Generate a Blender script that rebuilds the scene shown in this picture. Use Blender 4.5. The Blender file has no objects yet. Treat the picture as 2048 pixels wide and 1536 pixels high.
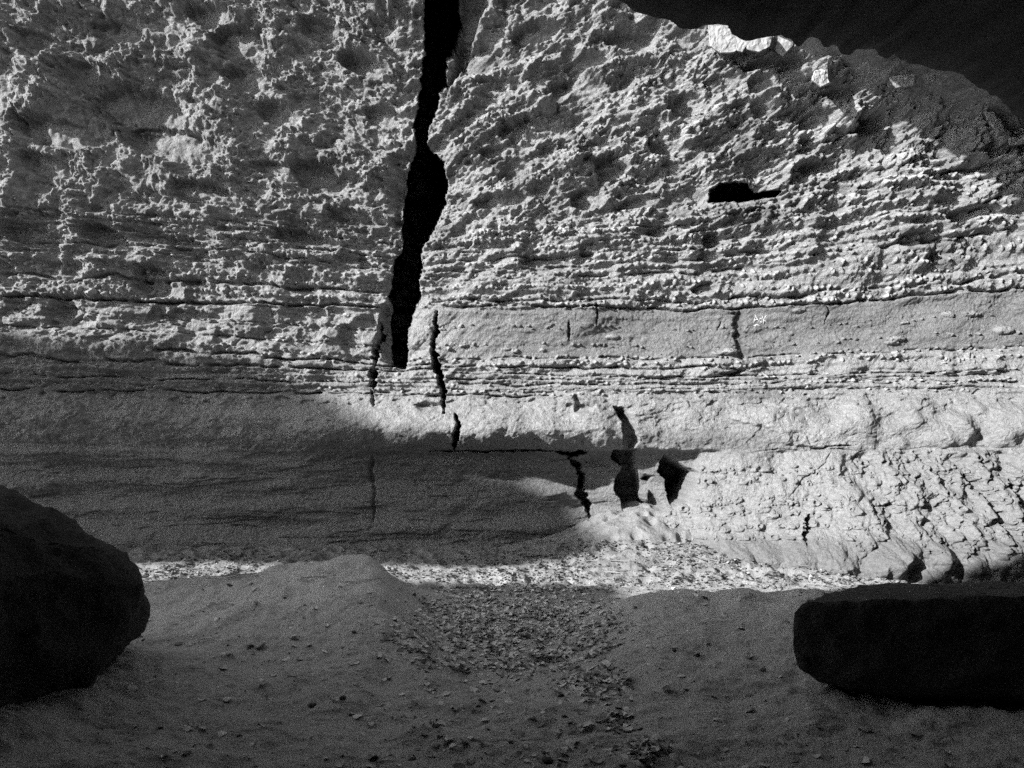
import bpy, math, random
import numpy as np
from mathutils import Vector, noise as mnoise

# ------------------------------------------------------------------ camera, sky, sun, exposure
scene = bpy.context.scene
col = scene.collection
F = 1607.0            # focal length in photograph pixels
HZ = 870.0            # row of the horizon
CZ = 1.5              # eye height
cam_d = bpy.data.cameras.new("camera")
cam = bpy.data.objects.new("camera", cam_d)
col.objects.link(cam)
cam.location = (0, 0, CZ)
cam.rotation_euler = (math.radians(90), 0, 0)
cam_d.sensor_width = 36
cam_d.lens = 36 * F / 2048
cam_d.shift_y = (HZ - 768) / 2048
cam_d.clip_start = 0.05
cam_d.clip_end = 500
scene.camera = cam

SUN = Vector((-0.77, -0.485, 0.40)).normalized()     # towards the sun
world = bpy.data.worlds.new("World")
scene.world = world
world.use_nodes = True
wn = world.node_tree
wn.nodes.clear()
sky = wn.nodes.new("ShaderNodeTexSky")
sky.sky_type = 'NISHITA'
sky.sun_disc = False
sky.sun_elevation = math.asin(SUN.z)
sky.sun_rotation = math.atan2(SUN.x, SUN.y)
bw = wn.nodes.new("ShaderNodeRGBToBW")
bg = wn.nodes.new("ShaderNodeBackground")
bg.inputs[1].default_value = 0.15
wo = wn.nodes.new("ShaderNodeOutputWorld")
wn.links.new(sky.outputs[0], bw.inputs[0])
wn.links.new(bw.outputs[0], bg.inputs[0])
wn.links.new(bg.outputs[0], wo.inputs[0])
sl = bpy.data.lights.new("sun", 'SUN')
sl.energy = 5.0
sl.angle = math.radians(0.9)
sun = bpy.data.objects.new("sun", sl)
col.objects.link(sun)
sun.rotation_euler = (-SUN).to_track_quat('-Z', 'Y').to_euler()
scene.cycles.use_denoising = False          # the photograph is grainy
scene.view_settings.view_transform = 'Standard'
scene.view_settings.look = 'None'
scene.view_settings.exposure = 1.12
scene.view_settings.gamma = 1

# ------------------------------------------------------------------ numpy noise
def _tab(seed):
    r = np.random.RandomState(seed)
    p = r.permutation(256)
    a = r.rand(256) * 2 * np.pi
    return np.concatenate([p, p]), np.cos(a).astype(np.float32), np.sin(a).astype(np.float32), r.rand(256).astype(np.float32), r.rand(256).astype(np.float32)
_T = {}
def tab(seed):
    if seed not in _T: _T[seed] = _tab(seed)
    return _T[seed]
def pn(x, y, seed=0):
    p, gx, gy, _, _ = tab(seed)
    xi = np.floor(x).astype(np.int64); yi = np.floor(y).astype(np.int64)
    fx = (x - xi).astype(np.float32); fy = (y - yi).astype(np.float32)
    sx = fx * fx * fx * (fx * (fx * 6 - 15) + 10); sy = fy * fy * fy * (fy * (fy * 6 - 15) + 10)
    def g(ix, iy, dx, dy):
        h = p[(p[ix & 255] + iy) & 255]
        return gx[h] * dx + gy[h] * dy
    a = g(xi, yi, fx, fy); b = g(xi + 1, yi, fx - 1, fy)
    c = g(xi, yi + 1, fx, fy - 1); d = g(xi + 1, yi + 1, fx - 1, fy - 1)
    return ((a + (b - a) * sx) * (1 - sy) + (c + (d - c) * sx) * sy) * 1.5
def fbm(x, y, o=4, seed=0, gain=0.5, lac=2.03):
    s = 0; a = 1.0; n = 0
    for k in range(o):
        s = s + a * pn(x, y, seed + k); n += a
        x = x * lac + 7.3; y = y * lac + 3.1; a *= gain
    return s / n
def ridged(x, y, o=4, seed=0, gain=0.5):
    s = 0; a = 1.0; n = 0
    for k in range(o):
        s = s + a * (1 - np.abs(pn(x, y, seed + k)) * 2); n += a
        x = x * 2.07 + 5.3; y = y * 2.07 + 1.1; a *= gain
    return s / n
def worley(x, y, seed=0):
    p, _, _, rx, ry = tab(seed)
    xi = np.floor(x).astype(np.int64); yi = np.floor(y).astype(np.int64)
    f1 = np.full(x.shape, 9.0, np.float32); f2 = f1.copy(); cid = np.zeros(x.shape, np.int64)
    for dx in (-1, 0, 1):
        for dy in (-1, 0, 1):
            h = p[(p[(xi + dx) & 255] + yi + dy) & 255]
            d = (xi + dx + rx[h] - x) ** 2 + (yi + dy + ry[h] - y) ** 2
            d = d.astype(np.float32)
            m = d < f1
            f2 = np.where(m, f1, np.minimum(f2, d)); cid = np.where(m, h, cid); f1 = np.where(m, d, f1)
    return np.sqrt(f1), np.sqrt(f2), rx[(cid * 7 + 13) & 255]
def ss(a, b, x):
    t = np.clip((x - a) / (b - a), 0, 1)
    return t * t * (3 - 2 * t)
def stair(f, sharp=0.12):
    k = np.floor(f); t = f - k
    return k + ss(0.5 - sharp, 0.5 + sharp, t) * 0.75 + t * 0.25
def seg_dist(u, v, pts):
    """distance to a polyline, and the fraction along it"""
    best = np.full(u.shape, 1e9, np.float32); frac = np.zeros(u.shape, np.float32); n = len(pts) - 1
    for i in range(n):
        ax, ay = pts[i]; bx, by = pts[i + 1]
        dx, dy = bx - ax, by - ay; L = dx * dx + dy * dy + 1e-9
        t = np.clip(((u - ax) * dx + (v - ay) * dy) / L, 0, 1)
        d = np.hypot(u - ax - t * dx, v - ay - t * dy)
        m = d < best
        best = np.where(m, d, best); frac = np.where(m, (i + t) / n, frac)
    return best, frac
def poly_sd(u, v, pts):
    """signed distance, negative inside"""
    d, _ = seg_dist(u, v, list(pts) + [pts[0]])
    ins = np.zeros(u.shape, bool); n = len(pts)
    for i in range(n):
        x1, y1 = pts[i]; x2, y2 = pts[(i + 1) % n]
        if y1 == y2: continue
        c = ((y1 > v) != (y2 > v)) & (u < (x2 - x1) * (v - y1) / (y2 - y1) + x1)
        ins ^= c
    return np.where(ins, -d, d)

# ------------------------------------------------------------------ mesh helpers
def grid_mesh(name, X, Y, Z, mat, attrs=None, smooth=True, flip=False):
    nr, nc = X.shape
    co = np.empty((nr * nc, 3), np.float32)
    co[:, 0] = X.ravel(); co[:, 1] = Y.ravel(); co[:, 2] = Z.ravel()
    i = np.arange(nr - 1)[:, None] * nc + np.arange(nc - 1)[None, :]
    q = np.stack([i, i + 1, i + nc + 1, i + nc], -1).reshape(-1, 4)
    if flip: q = q[:, ::-1]
    q = np.ascontiguousarray(q)
    me = bpy.data.meshes.new(name)
    me.vertices.add(len(co)); me.vertices.foreach_set("co", co.ravel())
    me.loops.add(q.size); me.loops.foreach_set("vertex_index", q.ravel().astype(np.int32))
    me.polygons.add(len(q)); me.polygons.foreach_set("loop_start", np.arange(0, q.size, 4, dtype=np.int32))
    me.update(calc_edges=True)
    me.polygons.foreach_set("use_smooth", np.full(len(q), smooth))
    for k, a in (attrs or {}).items():
        at = me.attributes.new(k, 'FLOAT', 'POINT'); at.data.foreach_set("value", a.ravel().astype(np.float32))
    me.materials.append(mat)
    o = bpy.data.objects.new(name, me); col.objects.link(o)
    return o
def raw_mesh(name, verts, faces, mat, parent=None, smooth=False, attrs=None):
    me = bpy.data.meshes.new(name); me.from_pydata([tuple(map(float, v)) for v in verts], [], faces); me.update()
    if smooth: me.polygons.foreach_set("use_smooth", [True] * len(me.polygons))
    for k, a in (attrs or {}).items():
        at = me.attributes.new(k, 'FLOAT', 'POINT'); at.data.foreach_set("value", np.asarray(a, np.float32))
    me.materials.append(mat)
    o = bpy.data.objects.new(name, me); col.objects.link(o)
    if parent: o.parent = parent
    return o
def tag(o, label=None, cat=None, group=None, kind=None):
    if label: o["label"] = label
    if cat: o["category"] = cat
    if group: o["group"] = group
    if kind: o["kind"] = kind
    return o

# ------------------------------------------------------------------ materials (all neutral grey: the photograph is black and white)
def mat_rock(name, base, var, attr=None, grain=60.0, grain_amt=0.35, bump=0.5, bump_dist=0.01, bscale=45.0, rough=0.9, stretch=1.0):
    m = bpy.data.materials.new(name); m.use_nodes = True
    nt = m.node_tree; n = nt.nodes; L = nt.links
    b = n["Principled BSDF"]; b.inputs["Roughness"].default_value = rough
    b.inputs["Specular IOR Level"].default_value = 0.2
    tc = n.new("ShaderNodeTexCoord")
    mp = n.new("ShaderNodeMapping"); mp.inputs["Scale"].default_value = (1, 1, stretch)
    L.new(tc.outputs["Object"], mp.inputs[0])
    def noise(sc, det, ro=0.6):
        t = n.new("ShaderNodeTexNoise"); t.inputs["Scale"].default_value = sc
        t.inputs["Detail"].default_value = det; t.inputs["Roughness"].default_value = ro
        L.new(mp.outputs[0], t.inputs["Vector"]); return t
    def mth(op, a, bb, c=None):
        t = n.new("ShaderNodeMath"); t.operation = op
        for k, s in enumerate((a, bb, c)):
            if s is None: continue
            if isinstance(s, (int, float)): t.inputs[k].default_value = s
            else: L.new(s, t.inputs[k])
        return t.outputs[0]
    big = noise(1.3, 5).outputs[0]
    gr = noise(grain, 3, 0.8).outputs[0]
    v = mth('MULTIPLY_ADD', big, var * 2, 1 - var)
    g = mth('MULTIPLY_ADD', gr, grain_amt * 2.4, 1 - grain_amt * 1.2)
    c = mth('MULTIPLY', v, g)
    if attr:
        a = n.new("ShaderNodeAttribute"); a.attribute_name = attr
        c = mth('MULTIPLY', c, a.outputs["Fac"])
    c = mth('MULTIPLY', c, base)
    c = mth('MINIMUM', c, 0.8)
    L.new(c, b.inputs["Base Color"])
    bs = noise(bscale, 6, 0.7).outputs[0]
    bp = n.new("ShaderNodeBump"); bp.inputs["Strength"].default_value = bump; bp.inputs["Distance"].default_value = bump_dist
    L.new(bs, bp.inputs["Height"]); L.new(bp.outputs[0], b.inputs["Normal"])
    return m
M_wall = mat_rock("sandstone", 0.27, 0.16, attr="tone", grain=70, grain_amt=0.55, bump=1.0, bump_dist=0.05, bscale=30)
M_sand = mat_rock("sand", 0.54, 0.10, attr="tone", grain=120, grain_amt=0.8, bump=0.9, bump_dist=0.03, bscale=38)
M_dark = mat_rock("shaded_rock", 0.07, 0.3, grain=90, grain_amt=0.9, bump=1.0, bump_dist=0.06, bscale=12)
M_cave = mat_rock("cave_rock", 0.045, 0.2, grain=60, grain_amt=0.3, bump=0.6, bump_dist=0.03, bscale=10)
M_stone2 = mat_rock("grown_in_boulder", 0.33, 0.15, grain=60, grain_amt=0.2, bump=0.7, bump_dist=0.02, bscale=26)
M_pale = mat_rock("pale_block", 0.30, 0.12, grain=60, grain_amt=0.18, bump=0.5, bump_dist=0.015, bscale=30)
M_leaf = mat_rock("dry_leaf", 0.6, 0.5, attr="tone", grain=40, grain_amt=0.2, bump=0.2, bump_dist=0.002, bscale=60, rough=0.7)
M_stone = mat_rock("pebble_stone", 0.3, 0.3, attr="tone", grain=60, grain_amt=0.2, bump=0.3, bump_dist=0.004, bscale=40)
def flat_mat(name, v):
    m = bpy.data.materials.new(name); m.use_nodes = True
    nt = m.node_tree; b = nt.nodes["Principled BSDF"]; b.inputs["Roughness"].default_value = 0.95
    b.inputs["Specular IOR Level"].default_value = 0.1
    t = nt.nodes.new("ShaderNodeTexNoise"); t.inputs["Scale"].default_value = 30
    r = nt.nodes.new("ShaderNodeMapRange"); r.inputs[3].default_value = v * 0.75; r.inputs[4].default_value = v * 1.25
    nt.links.new(t.outputs[0], r.inputs[0]); nt.links.new(r.outputs[0], b.inputs["Base Color"])
    return m
M_chalk = flat_mat("scratched_rock", 0.42)
M_smear = flat_mat("smeared_charcoal", 0.13)

# ------------------------------------------------------------------ the cliff: one relief surface
def axis(lo, a, b, hi, step, grow=1.12):
    c = list(np.arange(a, b + step, step)); s = step; x = c[-1]; r = []
    while x < hi: s = min(s * grow, 60); x += s; r.append(x)
    s = step; x = c[0]; l = []
    while x > lo: s = min(s * grow, 60); x -= s; l.append(x)
    return np.array(l[::-1] + c + r)
ax_u = axis(-1500, -50, 2100, 3300, 1.6)
ax_v = axis(-900, -40, 1190, 1300, 1.6)
U, V = np.meshgrid(ax_u, ax_v)
U = U.astype(np.float32); V = V.astype(np.float32)

cu = [-1500, -600, 0, 400, 780, 900, 1200, 1450, 1700, 2048, 2600, 3300]
cv = [-900, -300, 0, 100, 200, 420, 600, 720, 800, 893, 912, 1000, 1120, 1300]
CT = np.array([
 [14., 12., 11., 11., 11., 10.5, 9.5, 8.0, 6.4, 5.0, 4.0, 3.6],
 [12., 10., 8.9, 9.0, 9.5, 9.5, 9.2, 8.6, 7.2, 5.8, 4.6, 4.0],
 [11., 9.5, 9.0, 9.5, 9.62, 9.55, 9.3, 8.9, 7.2, 5.6, 4.2, 3.8],
 [11., 9.6, 9.1, 9.6, 9.78, 9.7, 9.45, 9.15, 8.35, 6.6, 4.8, 4.0],
 [11., 9.6, 9.2, 9.7, 9.88, 9.8, 9.6, 9.3, 8.95, 7.9, 6.0, 5.0],
 [11., 9.6, 9.15, 9.66, 9.97, 9.95, 9.8, 9.6, 9.3, 8.8, 7.5, 6.0],
 [11., 9.8, 9.35, 9.72, 10.05, 10.0, 9.9, 9.7, 9.5, 9.1, 8.0, 6.4],
 [11., 9.9, 9.5, 9.8, 10.05, 10.0, 9.88, 9.7, 9.48, 9.05, 8.0, 6.4],
 [11., 10., 9.8, 10.0, 10.0, 9.92, 9.78, 9.62, 9.38, 8.9, 7.8, 6.2],
 [11., 10.2, 10.1, 10.1, 9.98, 9.9, 9.78, 9.5, 9.18, 8.65, 7.5, 6.0],
 [11., 10.25, 10.15, 10.15, 10.15, 10.1, 9.9, 9.48, 9.15, 8.62, 7.4, 5.9],
 [11., 10.4, 10.35, 10.35, 10.35, 10.35, 10.2, 9.45, 8.85, 8.35, 7.2, 5.8],
 [11., 10.3, 10.3, 10.3, 10.25, 10.25, 10.1, 9.1, 8.45, 8.0, 7.0, 5.6],
 [11., 10.2, 10.2, 10.2, 10.2, 10.2, 10.1, 9.0, 8.4, 7.9, 6.9, 5.5]])
def smooth_table(xs, ys, T, x, y):
    # Catmull-Rom in u, linear in v: separable
    rows = []
    for r in T:
        m = np.gradient(r, xs)
        i = np.clip(np.searchsorted(xs, x) - 1, 0, len(xs) - 2)
        x0 = np.take(xs, i); h = np.take(xs, i + 1) - x0; t = np.clip((x - x0) / h, 0, 1)
        p0 = r[i]; p1 = r[i + 1]; m0 = m[i] * h; m1 = m[i + 1] * h
        rows.append((2*t**3-3*t**2+1)*p0 + (t**3-2*t**2+t)*m0 + (-2*t**3+3*t**2)*p1 + (t**3-t**2)*m1)
    R = np.array(rows)            # len(ys) x len(x)
    i = np.clip(np.searchsorted(ys, y) - 1, 0, len(ys) - 2)
    y0 = np.take(ys, i); h = np.take(ys, i + 1) - y0; t = np.clip((y - y0) / h, 0, 1)
    m = np.gradient(R, ys, axis=0)
    t = t[:, None]; h = h[:, None]
    return (2*t**3-3*t**2+1)*R[i] + (t**3-2*t**2+t)*m[i]*h + (-2*t**3+3*t**2)*R[i+1] + (t**3-t**2)*m[i+1]*h
D = smooth_table(np.array(cu, float), np.array(cv, float), CT, ax_u, ax_v).astype(np.float32)

# bedding lines: rows at the listed columns -> flattened bed coordinate B
bu = np.array([-600, 0, 400, 800, 1000, 1400, 1700, 2048, 2700], float)
BL = np.array([
 [-1300, -850, -650, -420, -420, -560, -760, -1000, -1400],
 [-700, -350, -150, 0, 0, -60, -200, -330, -600],
 [-150, 150, 320, 380, 370, 330, 250, 130, -80],
 [300, 420, 440, 488, 475, 445, 385, 315, 210],
 [440, 505, 520, 558, 560, 543, 500, 455, 380],
 [560, 590, 603, 612, 610, 616, 600, 572, 530],
 [640, 672, 692, 728, 722, 722, 712, 700, 680],
 [690, 716, 733, 742, 742, 750, 742, 733, 715],
 [770, 782, 786, 790, 795, 788, 790, 790, 790],
 [870, 886, 898, 900, 901, 902, 900, 894, 885],
 [1100, 1100, 1100, 1100, 1110, 1110, 1110, 1110, 1110],
 [1400, 1400, 1400, 1400, 1400, 1400, 1400, 1400, 1400]], float)
BR = BL[:, 4]
lines = np.array([np.interp(ax_u, bu, r) for r in BL])
B = np.empty_like(U)
for j in range(len(ax_u)):
    B[:, j] = np.interp(ax_v, lines[:, j], BR)
wob = fbm(U / 260, V / 120, 3, 5)
Bw = B + 9 * wob + 2.0 * fbm(U / 40, V / 40, 2, 15)

def band(a, b, s=12): return ss(a - s, a + s, B) * (1 - ss(b - s, b + s, B))
left = 1 - ss(780, 900, U)
E = np.zeros_like(U)          # relief towards the viewer, metres
tone = np.ones_like(U)

# large lumps
E += 0.23 * fbm(U / 330, B / 190, 3, 21) * (1 - ss(600, 760, B) * 0.65)
mid = fbm((U + 0.5 * B) / 95, (B - 0.15 * U * (1 - ss(780, 1000, U))) / 58, 4, 22, 0.55)
E += 0.10 * np.tanh(2.2 * mid) * (1 - 0.25 * ss(470, 620, B)) * (1 - 0.5 * band(612, 720) * (1 - left)) * (1 - 0.75 * ss(740, 800, B))
rough = 0.12 + 0.88 * ss(-0.16, 0.12, fbm((U + 0.4 * B) / 88 + 3, B / 46, 4, 31, 0.6))
upper = 1 - ss(430, 560, B)
dishes = ((270, 215, 105, 48, .16), (345, 290, 120, 40, .18), (170, 150, 70, 35, .12), (485, 95, 62, 42, .16), (500, 160, 55, 30, .12), (640, 355, 62, 34, .16), (110, 265, 95, 32, .14),
    (725, 128, 55, 22, .14), (60, 70, 40, 18, .12), (565, 345, 60, 20, .10), (420, 395, 80, 26, .14), (90, 330, 60, 22, .10), (230, 60, 60, 26, .1), (60, 470, 60, 24, .12), (300, 560, 40, 34, .16),
    (205, 470, 46, 22, .12), (390, 500, 60, 20, .10), (610, 480, 70, 20, .12), (560, 230, 50, 24, .12), (640, 60, 46, 22, .12), (420, 30, 60, 22, .12), (760, 230, 36, 20, .1), (700, 430, 50, 18, .1),
    (1080, 250, 85, 32, .20), (1150, 175, 60, 34, .16), (1010, 300, 60, 18, .14), (1225, 335, 34, 30, .16), (1375, 210, 44, 28, .14), (1330, 285, 36, 26, .14), (1180, 120, 50, 20, .12), (1450, 165, 46, 18, .12),
    (1520, 170, 30, 22, .16), (1630, 245, 36, 26, .18), (1740, 250, 50, 24, .14), (1690, 185, 46, 14, .16), (1560, 128, 80, 18, .14), (960, 110, 40, 40, .14), (1070, 60, 50, 20, .14), (1270, 70, 60, 20, .12),
    (1090, 522, 55, 11, .12), (1425, 478, 20, 17, .14), (1420, 512, 26, 12, .12), (1180, 500, 26, 14, .10), (1410, 578, 26, 14, .10), (1930, 345, 60, 14, .12), (1950, 430, 50, 18, .16), (1830, 480, 40, 16, .14),
    (1000, 400, 60, 14, .12), (1300, 400, 60, 16, .12), (1180, 395, 40, 24, .14), (1040, 600, 50, 16, .07), (1340, 460, 50, 12, .1), (1640, 330, 50, 14, .1), (400, 650, 70, 30, .09), (140, 640, 60, 30, .08), (700, 680, 26, 30, .08))
dn = 0.32 * fbm(U / 30, V / 20, 4, 33, 0.6)
DI = np.zeros_like(U); calm = np.zeros_like(U)
for (x_, y_, a_, b_, h_) in dishes:
    i0, i1 = np.searchsorted(ax_v, [y_ - 3 * b_ - 30, y_ + 3 * b_ + 30]); j0, j1 = np.searchsorted(ax_u, [x_ - 2 * a_, x_ + 2 * a_])
    s_ = (slice(i0, i1), slice(j0, j1))
    lx = (U[s_] - x_) / a_; ly = (V[s_] - y_ - (0.25 if x_ < 830 else -0.12) * (U[s_] - x_)) / b_
    q = np.sqrt(lx ** 2 + ly ** 2) + dn[s_]
    m_ = 1 - ss(0.80, 1.06, q)
    DI[s_] = np.maximum(DI[s_], h_ * 1.45 * m_ * (0.62 - 0.38 * np.clip(lx, -1, 1)))
    calm[s_] = np.maximum(calm[s_], 1 - ss(0.6, 1.0, q))
rough *= 1 - 0.85 * calm
E -= DI
# upper zone: scalloped hollows with crusty rims
wu = U + 22 * fbm(U / 50, V / 50, 3, 41); wv = B + 16 * fbm(U / 50, V / 50, 3, 45)
big_ = ss(-0.25, 0.3, fbm(U / 210 + 5, B / 110, 3, 47))          # calmer and busier stretches of rock
ter = stair(5.0 * fbm((wu + 0.35 * wv) / 120, wv / 60, 4, 48, 0.55))
ter2 = stair(4.0 * fbm((wu + 0.3 * wv) / 52, wv / 27, 4, 49, 0.6), 0.16)
E += (1 - 0.8 * calm) * (upper * 0.042 * ter) + (1 - 0.8 * calm) * (upper * 0.8 + 0.35 * (1 - ss(590, 615, B))) * 0.020 * ter2 * (0.3 + 0.7 * big_)
f1, f2, c1 = worley(wu / 78, (wv + 0.10 * wu) / 40, 51)
rim = np.exp(-((f2 - f1) / 0.16) ** 2)
E += upper * (0.10 * (f1 ** 2 - 0.3)) * (0.5 + c1)
crust = ridged(U / 15, B / 10, 4, 61, 0.65)
E += upper * big_ * (0.35 * left + 0.65) * rim * rough * 0.038 * (crust + 0.2)
f1b, f2b, c1b = worley((wu + 8 * c1) / 31, wv / 17, 55)
E += upper * rough * big_ * 0.055 * (f1b - 0.45) * (0.4 + c1b)
pit = ss(0.58, 0.8, c1b) * (1 - ss(0.1, 0.42, f1b))
E -= upper * rough * 0.06 * pit
E += (upper * 0.75 + 0.25) * rough * (0.010 + 0.022 * big_) * (crust - 0.35) * (1 - 0.75 * band(795, 901)) * (1 - 0.7 * band(612, 715))
E += 0.011 * fbm(U / 9, V / 8, 3, 71, 0.6) * rough + 0.007 * pn(U / 4.6, V / 4.2, 75) * rough * (1 - 0.6 * ss(790, 800, B))
E += 0.055 * (rough - 0.6) * (upper * 0.8 + 0.35 * (1 - ss(600, 640, B)))
crust2 = ridged((U + 5 * wob * 4) / 8.5, V / 6.5, 3, 64, 0.6)
E += (upper * 0.9 + 0.5 * band(440, 615, 20)) * rough * (0.010 + 0.020 * big_) * np.clip(crust2 - 0.45, -0.3, 1)
tone += (upper + 0.4 * band(440, 615, 20)) * rough * 0.20 * ss(0.55, 0.9, crust) - 0.10 * upper * (1 - rough)
# thin beds: ledges
lam = band(440, 612, 30) + 0.20 * band(612, 715) + 0.85 * band(718, 795)
led = np.tanh(3.2 * pn(U / 300, Bw / 13, 81)) * 0.026 + np.tanh(3 * pn(U / 170, Bw / 6.0, 82)) * 0.013
E += 1.35 * lam * led * (0.75 + 0.5 * fbm(U / 130, B / 60, 2, 83))
E += 0.85 * ss(440, 520, B) * (1 - ss(560, 612, B)) * rough * 0.03 * ridged(U / 26, Bw / 12, 3, 84)
# upper right: inclined laminae
ur = ss(1150, 1500, U) * (1 - ss(470, 520, B)) * ss(40, 300, B)
E += ur * (np.tanh(2.5 * pn(U / 120, Bw / 8, 86)) * 0.018 + 0.02 * ridged(U / 34, Bw / 9, 3, 87) * rough)

# knobs: hemispherical concretions set along beds
def knobs(su, sv, seed, dens, h, big=0.5):
    f, g, c = worley(U / su + 0.3 * pn(U / 20, V / 20, seed + 9), Bw / sv, seed)
    r = 0.28 + 0.25 * np.abs(c * 7 % 1 - 0.5) * big * 2
    on = (c < dens)
    k = np.sqrt(np.clip(1 - (f / r) ** 2, 0, 1)) * on
    return k * h, (k > 0.25)
rows = np.zeros_like(U)
for bc, w, a in ((478, 7, .8), (505, 6, .6), (528, 6, .8), (552, 6, .8), (575, 6, .9), (596, 5, .9), (607, 5, .9), (655, 3, .45), (690, 3, .35),
                 (716, 4, .6), (728, 4, .7), (748, 4, .5), (765, 4, .7), (783, 4, .6)):
    rows = np.maximum(rows, a * np.exp(-((Bw - bc) / w) ** 2))
lat = ss(-0.35, 0.15, fbm(U / 75, B / 26, 3, 91))
k1, km = knobs(11, 8, 101, rows * (0.35 + 0.65 * lat), 0.040)
E += k1; tone += km * 0.42
k2, km = knobs(20, 11, 102, rows * lat * 0.65, 0.035)
E += k2; tone += km * 0.35
ud = (1 - 0.7 * calm) * upper * ss(-0.05, 0.4, fbm(U / 110, B / 55, 3, 93)) * (0.25 + 0.75 * ss(850, 1000, U)) * ss(60, 240, V)
k3b, km = knobs(9, 7.5, 105, ud * 0.9, 0.028)
E += k3b; tone += km * 0.3
k3, km = knobs(15, 12, 103, ud * 0.85, 0.048)
E += k3; tone += km * 0.25
k4, km = knobs(30, 20, 104, ud * 0.5 * ss(900, 1050, U), 0.06)
E += k4; tone += km * 0.15
# lone pale concretions in the massive bed
def lump(cx, cy, rx, ry, h, t=0.0, soft=1.0):
    global E, tone
    d = np.sqrt(((U - cx + 3 * pn(U / 9, V / 9, 7)) / rx) ** 2 + ((V - cy + 2 * pn(U / 8, V / 8, 8)) / ry) ** 2)
    k = np.clip(1 - d ** 2, 0, 1) ** (0.5 * soft)
    E += k * h; tone += (d < 0.95) * t
for a in ((1225, 674, 15, 6, .05, .6), (1790, 678, 22, 5, .05, .6), (1782, 686, 16, 4, .045, .55), (2008, 660, 22, 9, .07, .5), (1462, 702, 20, 5, .06, .55),
          (1448, 706, 28, 4, .04, .4), (1895, 629, 14, 6, .05, .5), (1945, 628, 22, 5, .05, .45), (1810, 645, 10, 4, .03, .5), (1735, 710, 20, 5, .04, .5),
          (1790, 708, 11, 6, .045, .6), (1030, 703, 9, 5, .05, .6), (1012, 699, 9, 3, .03, .5), (1085, 700, 7, 4, .03, .5), (692, 630, 8, 6, .05, .6),
          (187, 585, 10, 8, .05, .6), (320, 596, 26, 4, .05, .6), (200, 606, 14, 5, .05, .5), (960, 467, 26, 8, .05, .3), (1060, 470, 20, 9, .06, .3),
          (1600, 620, 12, 5, .04, .4), (1675, 684, 6, 4, .03, .5), (560, 677, 22, 5, .04, .5), (450, 688, 16, 4, .03, .4)):
    lump(*a)
# upper right: big plates and boulders grown into the wall
for a in ((1640, 150, 24, 20, .22, .12), (1672, 148, 22, 22, .20, .0), (1540, 200, 30, 20, .12, .15), (1690, 243, 28, 26, .20, .2), (1610, 262, 60, 13, .13, .25),
          (1560, 290, 50, 12, .10, .15), (1330, 268, 14, 9, .09, .4), (1310, 275, 12, 9, .09, .4), (1368, 282, 18, 7, .08, .3), (1370, 266, 9, 7, .09, .45), (1430, 225, 10, 9, .09, .45),
          (1500, 232, 14, 10, .09, .4), (1470, 240, 20, 8, .07, .35), (1190, 310, 26, 9, .07, .35), (1255, 320, 30, 9, .07, .3), (1785, 325, 22, 14, .15, .35),
          (1740, 335, 40, 6, .06, .2), (1990, 268, 16, 30, .14, .25), (1900, 350, 110, 9, .12, .35), (1960, 322, 120, 6, .12, .4),
          (1790, 370, 120, 8, .09, .3), (1700, 400, 60, 8, .07, .25), (1960, 430, 40, 14, .13, .3), (1900, 472, 20, 10, .10, .25), (1790, 435, 50, 10, .07, .2),
          (150, 385, 30, 6, .05, .2), (465, 375, 26, 8, .05, .3), (520, 350, 18, 6, .05, .3)):
    lump(*a)

# massive bed 612-715: blocky joints, a little darker
mb = band(614, 715, 6)
tone *= 1 - 0.32 * mb * ss(880, 1000, U)
f1c, f2c, cc = worley((U + 10 * wob * 3) / 95 + 4, Bw / 62, 111)
E += mb * (cc - 0.5) * 0.05 * left
E -= mb * 0.012 * np.exp(-((f2c - f1c) / 0.05) ** 2) * left
# blotchy dished hollows in left beds 500..700
f1d, f2d, cd = worley(wu / 60 + 9, wv / 44, 121)
lb = left * ss(480, 520, B) * (1 - ss(690, 730, B))
E -= lb * 0.085 * (1 - ss(0.15, 0.62, f1d)) * ss(0.35, 0.6, cd)

# rounded band 795-901, bright and smooth, drapery folds
Bs = B + 4 * fbm(U / 45, B / 30, 3, 145)
rb = ss(792, 804, Bs) * (1 - ss(895, 904, Bs))
E += rb * 0.13 * (1 - 0.6 * ss(1100, 1500, U)) * np.maximum(np.sin(np.clip((B - 795) / 106, 0, 1) * np.pi), 0)
E += rb * 0.075 * fbm(U / 70 - B / 90, B / 60, 3, 131) + rb * 0.016 * stair(3 * fbm((U - 0.4 * B) / 60, (B + 0.3 * U) / 34, 4, 134)) + rb * 0.010 * fbm((U - 0.6 * B) / 20, (B + 0.3 * U) / 30, 4, 135, 0.6) - rb * (1 - ss(1200, 1350, U)) * 0.008 * ss(0.62, 0.85, ridged((U - 0.5 * B) / 60, (B + 0.4 * U) / 50, 2, 139))
E -= band(780, 820, 10) * 0.03 * ss(0.2, 0.5, pn(U / 24, B / 10, 137))
tone *= 1 - 0.04 * rb * ss(1300, 1600, U)
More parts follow.
